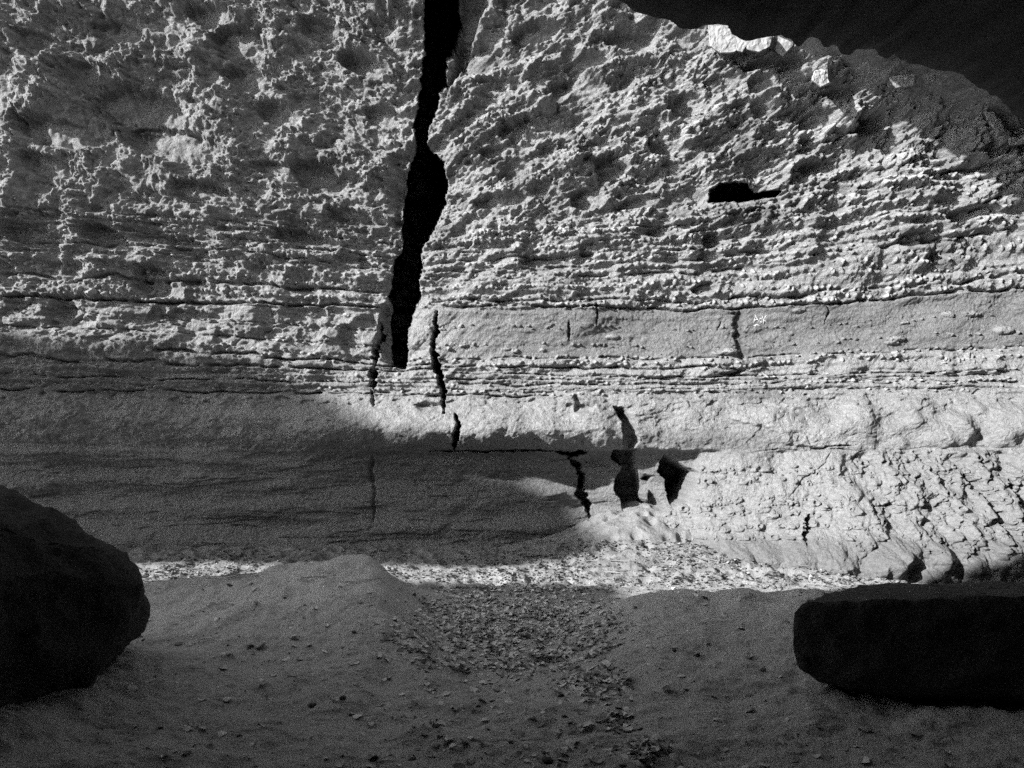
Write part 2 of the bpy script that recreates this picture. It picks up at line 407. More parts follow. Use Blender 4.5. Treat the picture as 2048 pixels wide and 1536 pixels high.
# peeled skin patch with smoother pale face
peel = [(1452, 836), (1470, 822), (1530, 812), (1600, 806), (1690, 804), (1745, 806), (1752, 830), (1735, 858), (1720, 895), (1640, 896), (1570, 888), (1555, 868), (1520, 852), (1480, 845)]
pd = poly_sd(U + 3 * pn(U / 14, V / 14, 3), V + 3 * pn(U / 14, V / 14, 4), peel)
E += 0.045 * (1 - ss(-2, 2.5, pd)) * (1 - ss(1560, 1760, U) * 0.9)
tone *= 1 + 0.16 * (1 - ss(-3, 1, pd)) * (1 - ss(1600, 1760, U))
tone *= 1 - 0.30 * ss(0, 3, pd) * np.exp(-((U - 1460) / 110) ** 2 - ((V - 885) / 26) ** 2)
for cx, cy, rx, ry, h in ((690, 852, 70, 34, .10), (830, 868, 56, 28, .09), (1000, 858, 78, 36, .13), (1120, 868, 44, 26, .08), (1190, 850, 34, 40, .08), (1340, 850, 60, 30, -.06), (1900, 860, 60, 34, .10), (2010, 850, 40, 40, .12), (1960, 880, 30, 20, -.08), (1640, 825, 34, 24, -.05), (1715, 826, 30, 30, .09), (1825, 828, 38, 32, .07), (1790, 835, 20, 16, -.04), (1700, 850, 40, 20, .04), (1150, 800, 36, 14, .12)):
    d = ((U - cx) / rx) ** 2 + ((V - cy) / ry) ** 2
    E += h * np.exp(-d ** 1.6)
E += band(800, 900, 4) * ss(1560, 1900, U) * 0.08 * fbm((U - V) / 60, (U + 2 * V) / 130, 2, 141)

# below 901: left hollow smooth; right pebbly nose
nose = [(1402, 904), (1400, 930), (1390, 962), (1372, 1000), (1348, 1010), (1318, 1026), (1296, 1050), (1330, 1075), (1290, 1400), (3400, 1400), (3400, 840), (1402, 840)]
nd = poly_sd(U + 5 * fbm(U / 22, V / 22, 3, 151), V + 4 * fbm(U / 22, V / 22, 3, 152), nose)
inn = 1 - ss(-6, 4, nd)
below = ss(897, 907, V + 5 * fbm(U / 40, V / 30, 3, 146))
E -= below * (1 - inn) * ss(1080, 1200, U) * 0.22
E += below * inn * 0.10 * (np.clip((U - 1380) / 120, 0, 1) ** 0.5 - 1 + ss(901, 1010, V))
nr = inn * below
f1e, f2e, ce = worley(wu / 46, (V + 0.5 * U + 10 * wob) / 62, 161)
ndiag = nr * ss(1600, 1850, U)
E += nr * (0.12 + 0.16 * ss(1550, 1850, U)) * fbm((U - 0.6 * V) / 75, (V + 0.5 * U) / 105, 4, 163)
fq, fq2, cq = worley((U + 14 * pn(U / 30, V / 30, 166) - 0.5 * V) / 52, (V + 14 * pn(U / 30, V / 30, 167) + 0.35 * U) / 44, 164)
E += nr * (0.25 + 0.75 * ndiag) * (0.10 * (cq - 0.3) * (1 - ss(0.3, 0.75, fq)) + 0.05 * (0.5 - fq))
E += nr * 0.012 * stair(3 * fbm((U - 0.75 * V) / 80, (V + 0.5 * U) / 120, 4, 165, 0.5), 0.3) * ss(900, 930, V)
E += nr * 0.16 * ss(1380, 1500, U) * np.exp(-((V - 1112 - 10 * fbm(U / 60, U * 0, 2, 169)) / 34) ** 2) * (0.5 + 0.8 * np.abs(pn(U / 70, V / 90, 168)) * 2)
E -= ndiag * 0.02 * ss(0.62, 0.9, ridged((U - 0.75 * V) / 95, (V + 0.6 * U) / 300, 3, 165)) * ss(900, 960, V) * (1 - ss(1060, 1100, V))
nl = nr * (1 - ss(1075, 1110, V + 8 * wob))
prow = np.zeros_like(U)
for vc, w in ((940, 7), (962, 5), (1003, 10), (1022, 7), (1052, 6), (1074, 4)):
    prow = np.maximum(prow, np.exp(-((V - vc - 5 * wob) / w) ** 2))
pk = np.clip(prow * (1 - ss(1640, 1760, U)) + 0.75 * ss(1640, 1800, U), 0, 1) * nl
f1f, f2f, cf = worley(U / 13, V / 10, 171)
on = cf < pk * (0.35 + 0.5 * lat)
E += np.where(on, 0.030 * np.sqrt(np.clip(1 - (f1f / 0.45) ** 2, 0, 1)), 0)
cup = (cf * 13 % 1) > 0.4
E -= np.where(on & cup, 0.045 * np.clip(1 - (f1f / 0.24) ** 2, 0, 1), 0)
f1g, f2g, cg = worley(U / 27, V / 19, 173)
on = cg < pk * 0.62
E += np.where(on, 0.045 * np.sqrt(np.clip(1 - (f1g / 0.42) ** 2, 0, 1)), 0)
E -= np.where(on & ((cg * 17 % 1) > 0.6), 0.07 * np.clip(1 - (f1g / 0.22) ** 2, 0, 1), 0)
E += nr * 0.010 * ridged(U / 20, V / 16, 3, 175) * rough
E += 0.05 * nr * (1 - ss(1072, 1082, V + 6 * wob)) * ss(1640, 1700, U) * 0.5
tone *= 1 - 0.10 * nr
tone *= 1 + 0.12 * nr * (1 - ss(1060, 1110, V)) * np.exp(-((U - 1600) / 230) ** 2)
# lower left: soft horizontal banding
ll = below * (1 - inn)
E += ll * 0.03 * stair(3 * fbm(U / 240, V / 40, 4, 184)) 
E += ll * (0.09 * pn(U / 420, V / 38, 181) + 0.02 * fbm(U / 130, V / 20, 3, 182))
lm = left * ss(795, 810, B)
E += lm * 0.05 * fbm(U / 180, V / 40, 3, 183)

# crevices along the beds
def crev(bc, u0, u1, th, dep, brk=0.1, seed=200, wig=4.5):
    global E
    brk = brk + 0.12
    c = bc + wig * fbm(U / 90, U * 0 + seed, 3, seed) * 2
    lt = ss(u0 - 20, u0 + 20, U) * (1 - ss(u1 - 20, u1 + 20, U)) * ss(brk - 0.35, brk, fbm(U / 55, U * 0 + seed * .37, 3, seed + 1) + 0.12)
    tt = th * (0.6 + 0.8 * np.abs(pn(U / 18, U * 0 + seed * .7, seed + 2)))
    E -= dep * lt * np.exp(-((B - c) / tt) ** 4)
for k, a in enumerate(((474, 0, 780, 2.2, .06), (474, 960, 2048, 2.0, .05, .15), (505, 0, 760, 2.0, .06, .1), (535, 0, 780, 2.2, .07, .1), (560, 880, 2048, 2, .06, .15),
     (585, 0, 760, 2.6, .10, -.1), (600, 880, 2100, 2.2, .07, .05), (612, 0, 780, 3.2, .12, -.15), (612, 880, 2100, 3.0, .10, -.2),
     (657, 380, 760, 1.6, .035, .15), (690, 0, 760, 1.8, .05, .1), (716, 700, 2100, 1.8, .05, .1), (727, 300, 860, 2.2, .10, -.2), (733, 880, 1500, 1.8, .08, -.1),
     (740, -50, 900, 2.2, .08, -.1), (748, 900, 2100, 1.6, .06, 0.0), (757, 880, 2000, 1.4, .05, .05), (768, 0, 2048, 1.8, .06, .05), (780, 880, 2048, 1.5, .05, .1), (792, -50, 1100, 2.0, .07, -.05),
     (901, 1500, 2100, 1.2, .03, .1), (540, 880, 1600, 2, .05, .15), (520, 880, 2048, 2, .05, .15), (492, 1200, 2048, 2, .05, .15))):
    crev(*a[:5], *(a[5:6] or (0.1,)), seed=210 + 5 * k)

# joints and cracks (polyline, half width, depth)
nu = U + 6.0 * fbm(U / 34, V / 24, 5, 191, 0.6); nv = V + 4.5 * fbm(U / 28, V / 20, 5, 192, 0.6)
wn_ = 0.45 + 1.5 * np.abs(fbm(U / 26, V / 20, 3, 198)) * 1.6
SLOT = np.zeros_like(U)
def crack(pts, w0, w1, dep, soft=1.8):
    global E
    x0 = min(p[0] for p in pts) - 60; x1 = max(p[0] for p in pts) + 60; y0 = min(p[1] for p in pts) - 60; y1 = max(p[1] for p in pts) + 60
    i0, i1 = np.searchsorted(ax_v, [y0, y1]); j0, j1 = np.searchsorted(ax_u, [x0, x1])
    s = (slice(i0, i1), slice(j0, j1))
    d, fr = seg_dist(nu[s], nv[s], pts)
    w = (w0 + (w1 - w0) * fr) * wn_[s] * (0.15 + 0.85 * ss(0, 0.12, fr) * ss(0, 0.2, 1 - fr))
    E[s] -= dep * (1 - ss(w - soft, w + soft, d))
crack([(757, 640), (752, 690), (748, 735)], 3, 7, 0.7)
crack([(748, 738), (746, 778)], 8, 5, 0.6)
crack([(742, 780), (748, 812)], 2, 3, .1)
crack([(873, 622), (872, 660), (866, 690), (868, 725), (880, 755), (886, 785), (888, 826)], 3, 6, 0.9)
crack([(868, 700), (874, 735), (884, 765)], 7, 7, 0.9)
crack([(912, 828), (917, 850), (912, 875), (908, 898)], 3, 6, 0.6)
crack([(1193, 607), (1193, 652)], 2.2, 1.2, .12, 1.2)
crack([(1136, 645), (1139, 682)], 2.2, 1.5, .10, 1.2)
crack([(1484, 618), (1478, 650), (1482, 690), (1488, 722)], 8, 5, .07, 7)
d_, _ = seg_dist(nu, nv, [(1484, 618), (1478, 650), (1482, 690), (1488, 722)])
tone *= 1 - 0.35 * (1 - ss(5, 14, d_))
crack([(1655, 608), (1662, 620), (1652, 645)], 1.6, 1, .05, 1.2)
crack([(1446, 640), (1436, 660)], 2, 1, .04)
crack([(746, 915), (741, 945), (750, 980), (746, 1045)], 3.5, 2, .07, 4)
crack([(860, 901), (960, 903), (1040, 900), (1110, 902)], 1.2, 2.5, .12)
crack([(1112, 903), (1145, 908), (1177, 904)], 4, 5, .35)
crack([(1140, 915), (1158, 935), (1168, 955), (1162, 985), (1176, 1010), (1186, 1045)], 4, 8, .35, 3)
crack([(1612, 1030), (1616, 1060), (1606, 1085)], 7, 8, .22, 4)
crack([(1622, 898), (1660, 893), (1712, 891)], 2.2, 0.8, .07, 1.0)
crack([(1660, 900), (1640, 930), (1600, 960), (1565, 1000)], 1.2, 1.0, .03, 1.2)
crack([(1600, 860), (1612, 880), (1625, 900)], .9, .9, .02, 1.0)
crack([(1830, 905), (1860, 935), (1890, 975)], 5, 7, .08, 4)
crack([(1925, 950), (1960, 985), (1985, 1040), (2020, 1080)], 8, 7, .16, 5)
crack([(2010, 960), (2030, 1000), (2048, 1010)], 9, 9, .16, 6)
crack([(1740, 1012), (1800, 1010)], 1.5, 1.5, .06, 1.0)
crack([(1500, 1190), (1700, 1190)], 1, 1, .0)
def hollow(pts, dep, s0=-6, s1=3):
    global E
    x0 = min(p[0] for p in pts) - 40; x1 = max(p[0] for p in pts) + 40; y0 = min(p[1] for p in pts) - 40; y1 = max(p[1] for p in pts) + 40
    i0, i1 = np.searchsorted(ax_v, [y0, y1]); j0, j1 = np.searchsorted(ax_u, [x0, x1])
    s = (slice(i0, i1), slice(j0, j1))
    E[s] -= dep * (1 - ss(s0, s1, poly_sd(nu[s], nv[s], pts)))
hollow([(1227, 813), (1246, 817), (1262, 838), (1272, 862), (1276, 885), (1264, 900), (1248, 900), (1247, 870), (1244, 845)], 0.32, -3, 2)
hollow([(1228, 900), (1272, 900), (1276, 940), (1286, 965), (1296, 1005), (1312, 1012), (1306, 1030), (1256, 1034), (1248, 1000), (1234, 980), (1240, 955), (1254, 935), (1230, 918)], 0.6, -4, 3)
hollow([(1336, 912), (1362, 925), (1398, 946), (1390, 965), (1372, 1000), (1348, 1012), (1342, 985), (1338, 960), (1322, 945)], 0.9, -5, 3)
hollow([(1296, 950), (1312, 955), (1304, 965), (1290, 960)], .2)
hollow([(1305, 985), (1322, 1000), (1325, 1020), (1306, 1024)], .4)
SLOT += 1.1 * (1 - ss(-4, 2, poly_sd(nu, nv, [(1424, 378), (1440, 366), (1470, 362), (1502, 365), (1530, 377), (1562, 384), (1556, 391), (1530, 392), (1512, 400), (1490, 396), (1462, 402), (1440, 408), (1420, 404)])))
hollow([(1150, 792), (1188, 812), (1180, 826), (1150, 824)], .12, -6, 4)
hollow([(850, 803), (885, 808), (884, 826), (845, 822), (830, 812)], .10, -6, 4)
hollow([(1480, 738), (1500, 742), (1462, 752), (1440, 748)], .15)
hollow([(1890, 425), (1960, 415), (1935, 440), (1900, 445)], .15, -8, 6)
hollow([(1840, 465), (1880, 480), (1900, 510), (1860, 520), (1845, 490)], .10, -12, 8)
hollow([(1180, 345), (1230, 360), (1240, 395), (1200, 400), (1170, 380)], .10, -14, 10)
hollow([(1380, 395), (1420, 392), (1410, 425), (1375, 422)], .10, -14, 10)
# the lump below the dark hole
for a in ((1500, 420, 70, 26, .10), (1440, 425, 50, 22, .06), (1580, 425, 46, 20, .06)):
    d = ((U - a[0]) / a[2]) ** 2 + ((V - a[1]) / a[3]) ** 2
    E += a[4] * np.exp(-d); E += 0.03 * ridged(U / 14, V / 12, 3, 195) * np.exp(-d); tone *= 1 - 0.18 * np.exp(-d)

# dark stain blotches on the wall, darker below the ledge and at the foot
stn = ss(0.12, 0.4, fbm(U / 120 + 9, V / 70, 4, 197))
tone *= 1 - 0.28 * stn * upper - 0.22 * ss(0.05, 0.35, fbm(U / 34 + 9, V / 26, 4, 190)) * (1 - ss(600, 640, B))
tone *= 1 + 0.35 * fbm(U / 7, V / 6, 2, 189)
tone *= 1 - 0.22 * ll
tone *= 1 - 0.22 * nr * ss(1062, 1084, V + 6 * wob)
for (x_, y_, a_, b_, t_) in ((1420, 480, 30, 22, .3), (1415, 550, 26, 40, .25), (1500, 430, 80, 26, .22), (1880, 500, 60, 40, .25), (1330, 790, 40, 18, .2), (1520, 790, 60, 16, .28), (1640, 830, 30, 24, .22), (1120, 800, 60, 12, .15), (1360, 875, 90, 22, .22), (980, 760, 90, 14, .12), (1700, 640, 60, 30, .15), (1250, 640, 120, 30, .12)):
    tone *= 1 - t_ * (1 - ss(0.5, 1.15, np.sqrt(((U - x_) / a_) ** 2 + ((V - y_) / b_) ** 2) + dn * 1.6))
# the great fissure
fis = [(854, -130), (850, 0), (848, 60), (845, 130), (836, 200), (826, 262), (834, 284), (822, 308), (808, 350), (804, 400), (802, 490), (786, 515), (776, 600), (774, 650), (774, 690), (776, 700),
       (780, 734), (812, 734), (814, 700), (816, 660), (828, 622), (838, 596), (836, 560), (840, 528), (838, 500), (852, 475), (882, 425), (893, 380), (888, 325), (872, 303),
       (852, 288), (862, 250), (872, 215), (888, 170), (893, 120), (906, 60), (915, 0), (900, -130)]
fu = U + 9 * fbm(U / 30, V / 22, 5, 193, 0.6); fv = V + 6 * fbm(U / 28, V / 24, 5, 194, 0.6)
sd = poly_sd(fu, fv, fis)
SLOT2 = SLOT
SLOT = SLOT2 + (3.4 + 0.8 * fbm(U / 30, V / 22, 4, 199)) * (1 - ss(-4, 2, sd))
E -= 0.05 * (1 - ss(0, 26, sd))
# right lip of its upper half lies back in shadow
lip = [(905, -130), (895, 60), (892, 130), (884, 190), (900, 200), (915, 150), (935, 100), (962, 40), (985, 0), (990, -130)]
E -= 0.8 * (1 - ss(-25, 3, poly_sd(fu, fv, lip)))
hollow([(760, 608), (780, 600), (782, 735), (757, 700)], 0.35, -3, 2)
hollow([(770, 300), (835, 290), (810, 470), (770, 470)], 0.18, -30, 4)
shelf = [(828, 622), (870, 618), (872, 690), (860, 700), (820, 695)]
E += 0.03 * (1 - ss(-3, 2, poly_sd(nu, nv, shelf)))

PX = (U - 1024) / F * (D + SLOT); PZ = CZ + (HZ - V) / F * (D + SLOT); PY = D + SLOT - E
tone = np.clip(tone, 0.25, 1.9)
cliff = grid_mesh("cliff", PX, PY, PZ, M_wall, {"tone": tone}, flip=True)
tag(cliff, "pitted layered sandstone cliff split by a tall dark fissure", "cliff", kind="structure")
def wall_pt(px, py, proud=0.0):
    i = int(np.searchsorted(ax_v, py)); j = int(np.searchsorted(ax_u, px))
    return Vector((float(PX[i, j]), float(PY[i, j]) - proud, float(PZ[i, j])))

# ------------------------------------------------------------------ the ground
def gp(px, py, z=0.0):
    y = (CZ - z) * F / (py - HZ)
    return (px - 1024) / F * y, y
def gaxis(a, b, step, lo, hi): return axis(lo, a, b, hi, step, 1.15)
gx = axis(-45, -6.8, 7.2, 45, 0.0135, 1.12)
ys = [3.2]
while ys[-1] < 11.2: ys.append(ys[-1] + max(0.0065, 0.0075 * (ys[-1] / 4.5) ** 1.7))
s = 0.02; y = 3.2; pre = []
while y > -40: s = min(s * 1.2, 3); y -= s; pre.append(y)
s = 0.05; y = ys[-1]; post = []
while y < 45: s = min(s * 1.2, 3); y += s; post.append(y)
gy = np.array(pre[::-1] + ys + post)
GX, GY = np.meshgrid(gx, gy); GX = GX.astype(np.float32); GY = GY.astype(np.float32)
GZ = np.zeros_like(GX)
def gauss(cx, cy, rx, ry, h, p=1.0):
    global GZ
    GZ += h * np.exp(-(((GX - cx) / rx) ** 2 + ((GY - cy) / ry) ** 2) ** p)
wxg = GX + 0.10 * fbm(GX * 1.6, GY * 1.6, 3, 301)
wyg = GY + 0.12 * fbm(GX * 1.5 + 9, GY * 1.5, 3, 302)
# talus rising to the hollow at the foot of the wall
GZ += 0.54 * np.exp(-((np.abs(wxg - 1.65) / 1.0) ** 1.8)) * ss(8.3, 10.3, wyg + 0.25 * np.abs(wxg - 1.7))
GZ += 0.05 * ss(9.2, 10.2, wyg)
# basin
GZ -= 0.14 * np.exp(-((((wxg - 0.0) / 0.85) ** 2 + ((wyg - 6.0) / 1.25) ** 2) ** 1.4))
# left ridge: broad to the west, steep to the east
cx = np.interp(wyg, [4.6, 5.2, 5.97, 6.8, 7.44, 8.0], [-0.45, -0.78, -1.0, -1.22, -1.36, -1.5])
hh = np.interp(wyg, [4.4, 5.2, 5.97, 6.9, 7.35, 7.75, 8.3], [0, 0.14, 0.33, 0.43, 0.42, 0.12, 0])
dxr = wxg - cx
GZ += hh * np.where(dxr < 0, np.exp(-(np.abs(dxr) / 1.25) ** 1.3), np.exp(-(np.maximum(dxr, 0) / 0.33) ** 2))
# right mound
mx = ss(0.35, 1.15, wxg) 
GZ += 0.21 * mx * np.exp(-(np.abs(wyg - 6.6) / np.where(wyg > 6.6, 0.45, 1.4)) ** 2) * (1 - 0.3 * ss(2.2, 3.5, wxg))
# low swell in front of the sunlit strip, left
GZ += 0.07 * ss(-4.6, -3.2, wxg) * (1 - ss(-2.2, -1.2, wxg)) * np.exp(-((wyg - 7.6) / .5) ** 2)
near = 1 - ss(6.5, 9, GY)
GZ += 0.030 * fbm(GX * 1.1, GY * 1.1, 3, 311) + 0.012 * fbm(GX * 5, GY * 5, 3, 312)
# trampled hollows
f1h, f2h, ch = worley(GX * 2.1, GY * 1.7, 321)
GZ += 0.045 * near * fbm(GX * 2.3 + 5, GY * 2.6, 3, 318) + 0.016 * near * stair(3 * fbm(GX * 3.1, GY * 3.4, 3, 319), 0.2)
GZ -= 0.055 * (ch > 0.5) * (1 - ss(0.05, 0.45, f1h)) * ss(-0.15, 0.3, fbm(GX * .8, GY * .8, 2, 322))
f1i, f2i, ci = worley(GX * 5.2, GY * 5.0, 323)
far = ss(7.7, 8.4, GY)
GZ -= (0.010 + 0.05 * far) * (ci > 0.4) * (1 - ss(0.1, 0.5, f1i))
tal = np.exp(-((GX - 1.9) / 1.5) ** 2) * ss(8.3, 9.2, GY)
GZ += 0.11 * far * (1 - 0.65 * tal) * ridged(GX * 2.6, GY * 3.6, 4, 324) * (0.5 + ss(0.5, 2.5, GX) * 0.7)
GZ += (0.005 + 0.012 * far) * fbm(GX * 18, GY * 18, 4, 325, 0.65)
GZ += 0.012 * ss(0.6, 1.0, ridged((GX + GY) * 9, (GY - GX) * 9, 2, 327)) * 0.35
# bumps banked against the dark boulders
GZ += 0.28 * np.exp(-(((GX + 3.1) / 0.8) ** 2 + ((GY - 3.9) / 0.9) ** 2))
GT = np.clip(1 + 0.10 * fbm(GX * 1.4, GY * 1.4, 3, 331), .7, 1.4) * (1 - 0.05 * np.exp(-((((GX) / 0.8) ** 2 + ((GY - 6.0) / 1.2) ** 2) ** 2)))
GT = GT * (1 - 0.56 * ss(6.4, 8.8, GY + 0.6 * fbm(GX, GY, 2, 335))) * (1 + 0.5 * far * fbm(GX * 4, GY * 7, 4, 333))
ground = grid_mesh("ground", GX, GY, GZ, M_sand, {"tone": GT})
tag(ground, "trampled sandy canyon floor with mounds and a hollow", "ground", kind="structure")
def gz(x, y):
    i = min(max(int(np.searchsorted(gy, y)), 1), len(gy) - 1); j = min(max(int(np.searchsorted(gx, x)), 1), len(gx) - 1)
    return float(GZ[i, j])
def gpos(px, py):
    """ground point seen at a pixel: march along the sight line"""
    x, y = gp(px, py, 0.5)
    while y < 12:
        z = CZ - (py - HZ) / F * y; x = (px - 1024) / F * y
        if z <= gz(x, y): return x, y, gz(x, y)
        y += 0.02
    return gp(px, py) + (0.0,)

# ------------------------------------------------------------------ rocks from displaced hulls
import bmesh
def rock(name, pts, mat, parent=None, sub=4, amp=0.05, freq=2.0, seed=0, loc=(0, 0, 0), smooth=True, fine=0.012, ffreq=9, bevel=0.0, soft=2):
    bm = bmesh.new()
    for p in pts: bm.verts.new(p)
    bmesh.ops.convex_hull(bm, input=bm.verts)
    for v in [v for v in bm.verts if not v.link_faces]: bm.verts.remove(v)
    bmesh.ops.triangulate(bm, faces=bm.faces)
    if bevel: bmesh.ops.bevel(bm, geom=bm.edges[:], offset=bevel, segments=2, profile=0.6, affect='EDGES'); bmesh.ops.triangulate(bm, faces=bm.faces)
    for k in range(sub):
        L = sorted(e.calc_length() for e in bm.edges)
        lim = L[int(len(L) * 0.35)]
        bmesh.ops.subdivide_edges(bm, edges=[e for e in bm.edges if e.calc_length() > lim * 0.9], cuts=1, use_grid_fill=True)
        bmesh.ops.triangulate(bm, faces=bm.faces)
        if k < soft: bmesh.ops.smooth_vert(bm, verts=bm.verts, factor=0.35, use_axis_x=True, use_axis_y=True, use_axis_z=True)
    bm.normal_update()
    sd_ = Vector((seed * 3.7, seed * 1.3, seed * 2.1))
    for v in bm.verts:
        d = mnoise.fractal(v.co * freq + sd_, 0.8, 2.1, 4) * amp + mnoise.fractal(v.co * ffreq + sd_, 0.7, 2.1, 4) * fine
        v.co += v.normal * d
    me = bpy.data.meshes.new(name); bm.to_mesh(me); bm.free()
    me.polygons.foreach_set("use_smooth", [smooth] * len(me.polygons))
    me.materials.append(mat)
    o = bpy.data.objects.new(name, me); col.objects.link(o); o.location = loc
    if parent: o.parent = parent
    return o

def unp(px, py, y): return ((px - 1024) / F * y, y, CZ + (HZ - py) / F * y)
# left boulder
pts = []
for (px, py) in ((-260, 900), (-120, 950), (5, 985), (60, 1010), (110, 1040), (180, 1085), (245, 1105), (272, 1135), (288, 1170), (280, 1205), (262, 1250), (240, 1300), (215, 1330), (150, 1400), (60, 1480), (-200, 1560)):
    for y in (4.45, 4.75): pts.append(unp(px, py, y))
pts += [unp(-200, 1000, 3.7), unp(-60, 1150, 3.8), unp(120, 1200, 4.1), unp(-100, 1400, 3.7), (-4.6, 5.4, 1.2), (-3.5, 5.6, .9), (-2.5, 5.4, .2), (-4.8, 5.5, -.1), (-2.9, 5.7, -.1)]
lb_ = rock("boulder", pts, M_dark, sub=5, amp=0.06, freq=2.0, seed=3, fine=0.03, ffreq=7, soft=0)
tag(lb_, "large rounded dark boulder at the left edge of the sandy floor", "boulder")
# right block
pts = []
for (px, py) in ((1604, 1206), (1588, 1225), (1586, 1290), (1600, 1335), (1640, 1365), (1780, 1400)):
    pts.append(unp(px, py, 4.55))
pts += [unp(2500, 1190, 4.5), unp(2500, 1420, 4.3), unp(1760, 1380, 4.4), unp(1720, 1172, 5.2), unp(1800, 1168, 5.25), unp(2500, 1160, 5.2), unp(1640, 1198, 4.75), unp(1680, 1195, 5.2),
        (2.1, 5.2, -.1), (4.6, 5.3, -.1), unp(2040, 1192, 4.5)]
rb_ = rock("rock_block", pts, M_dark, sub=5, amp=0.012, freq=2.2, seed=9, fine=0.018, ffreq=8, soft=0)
tag(rb_, "low dark flat-topped rock block at the right edge of the sandy floor", "rock")

# ------------------------------------------------------------------ the cave we stand in (roof lip seen top right) and unseen masses added to shade the wall
def lip_y(x): return 3.62 + 0.16 * math.sin(x * 1.3 + 1) + 0.07 * math.sin(x * 3.7)
rx_ = np.concatenate([np.linspace(-16, -3.2, 110), np.linspace(-3.1, -0.2, 60), np.linspace(-0.18, 4.2, 420), np.linspace(4.25, 9, 50)]); ry_ = np.linspace(0, 1, 90)
RU, RT = np.meshgrid(rx_, ry_)
lipY = np.interp(RU, [-16, 1.22, 1.533, 2.06, 2.52, 3.087, 3.568, 4.2, 9], [3.66, 3.66, 4.0, 4.5, 4.9, 5.3, 5.6, 6.0, 6.2]) + 0.05 * np.sin(RU * 1.3 + 1) + 0.03 * np.sin(RU * 3.7)
lowz = np.interp(RU, [-16, -8, -5, -3.6, -2.6, 0.2, 0.42, 0.577, 0.71, 0.89, 0.98, 1.0, 1.21, 1.25, 1.533, 2.06, 2.52, 3.087, 3.568, 4.2, 6, 9],
                     [0.0, 0.0, 0.6, 2.4, 3.57, 3.72, 3.62, 3.46, 3.397, 3.355, 3.345, 3.31, 3.307, 3.31, 3.437, 3.62, 3.70, 3.72, 3.73, 3.5, 3.2, 3.0])
topz = np.interp(RU, [-16, -12, -9, -7, -6, -5, -4.0, -3, -2.6, -1.2, 0, 3, 9], [4.3, 3.85, 3.8, 3.8, 3.65, 3.05, 3.0, 3.4, 3.66, 3.84, 4.0, 4.6, 5.2])
# profile: from deep inside along the underside to the lip, then up over the top and back
t = RT
def roof_prof(t):
    yb = np.where(t < 0.45, -6 + (lipY + 6) * (t / 0.45), np.where(t < 0.60, lipY + 0.0 * t, lipY - (t - 0.60) / 0.40 * 12))
    zb = np.where(t < 0.45, lowz * (0.86 + 0.14 * (t / 0.45)) , np.where(t < 0.60, lowz + (topz - lowz) * (t - 0.45) / 0.15, topz + (t - 0.6) / 0.4 * 0.4))
    return yb, zb
RY, RZ = roof_prof(t)
bul = 0.12 * np.sin(np.clip((t - 0.45) / 0.15, 0, 1) * np.pi)
RY = RY + bul + 0.10 * fbm(RU * 1.5, RZ * 1.5 + t * 9, 3, 401) + 0.03 * fbm(RU * 8, RZ * 8 + t * 9, 3, 405)
RZ = RZ + 0.035 * fbm(RU * 1.7, RY * 1.2 + t * 7, 4, 402) + 0.012 * fbm(RU * 7, RY * 5 + t * 30, 4, 403) + 0.018 * np.tanh(4 * pn(RU * 6, RY * 4, 407)) * ss(0.3, 0.6, RU)
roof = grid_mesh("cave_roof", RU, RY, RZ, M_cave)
tag(roof, "dark cave roof whose lip hangs into the upper right of the view", "cave roof", kind="structure")
# cave sides and back
def slab(name, pts, seed, label):
    o = rock(name, pts, M_cave, sub=5, amp=0.25, freq=0.5, seed=seed, fine=0.03, ffreq=3)
    return tag(o, label, "cave wall", kind="structure")
slab("cave_wall", [(-3.3, 4.2, -.5), (-2.75, 3.6, -.5), (-2.75, 3.5, 2.7), (-2.3, 2.2, -.5), (-2.3, 2.2, 3.2), (-2.3, -5, 3), (-9, 3.3, -.5), (-9, 3.3, 3.1), (-9, -5, 3), (-9, -5, -.5)], 11, "dark cave wall on the left of the viewer")
slab("cave_wall", [(4.0, 5.7, -.5), (4.0, 5.7, 4.2), (3.2, 4.5, -.5), (2.6, 3.6, -.5), (2.6, 3.6, 2.8), (2.4, -5, -.5), (2.4, -5, 4), (9, 3.6, -.5), (9, 3.6, 4), (9, -5, 4), (9, -5, -.5)], 12, "dark cave wall on the right of the viewer")
slab("cave_wall", [(-9, -5, -.5), (9, -5, -.5), (-9, -5, 4.6), (9, -5, 4.6), (-9, -8, -.5), (9, -8, -.5), (-9, -8, 4.6), (9, -8, 4.6)], 13, "dark cave wall behind the viewer")

# added mass out of frame left, outlined along sun rays to shade the wall foot
def at_x(px, py, dist, X):
    P = Vector(unp(px, py, dist)); tt = (P.x - X) / -SUN.x
    Q = P + SUN * tt
    return Q.y, Q.z
XB = -15.0
up = [at_x(*a, XB) for a in ((-1100, 600, 9.2), (-600, 625, 9.2), (-200, 640, 9.4), (0, 682, 9.5), (200, 690, 9.6), (420, 712, 9.8), (560, 748, 10), (660, 790, 10), (760, 856, 9.95), (860, 905, 9.95), (940, 915, 10.1), (1010, 950, 10.15), (1090, 985, 10.2), (1140, 1025, 10.3), (1175, 1060, 10.2), (1230, 1080, 9.9))]
lo = [at_x(*a, XB) for a in ((1230, 1098, 9.3), (1150, 1118, 9.1), (950, 1132, 9.0), (700, 1130, 9.2), (500, 1128, 9.3), (280, 1130, 9.3), (0, 1130, 9.3), (-300, 1135, 9.0))]
outl = up + lo
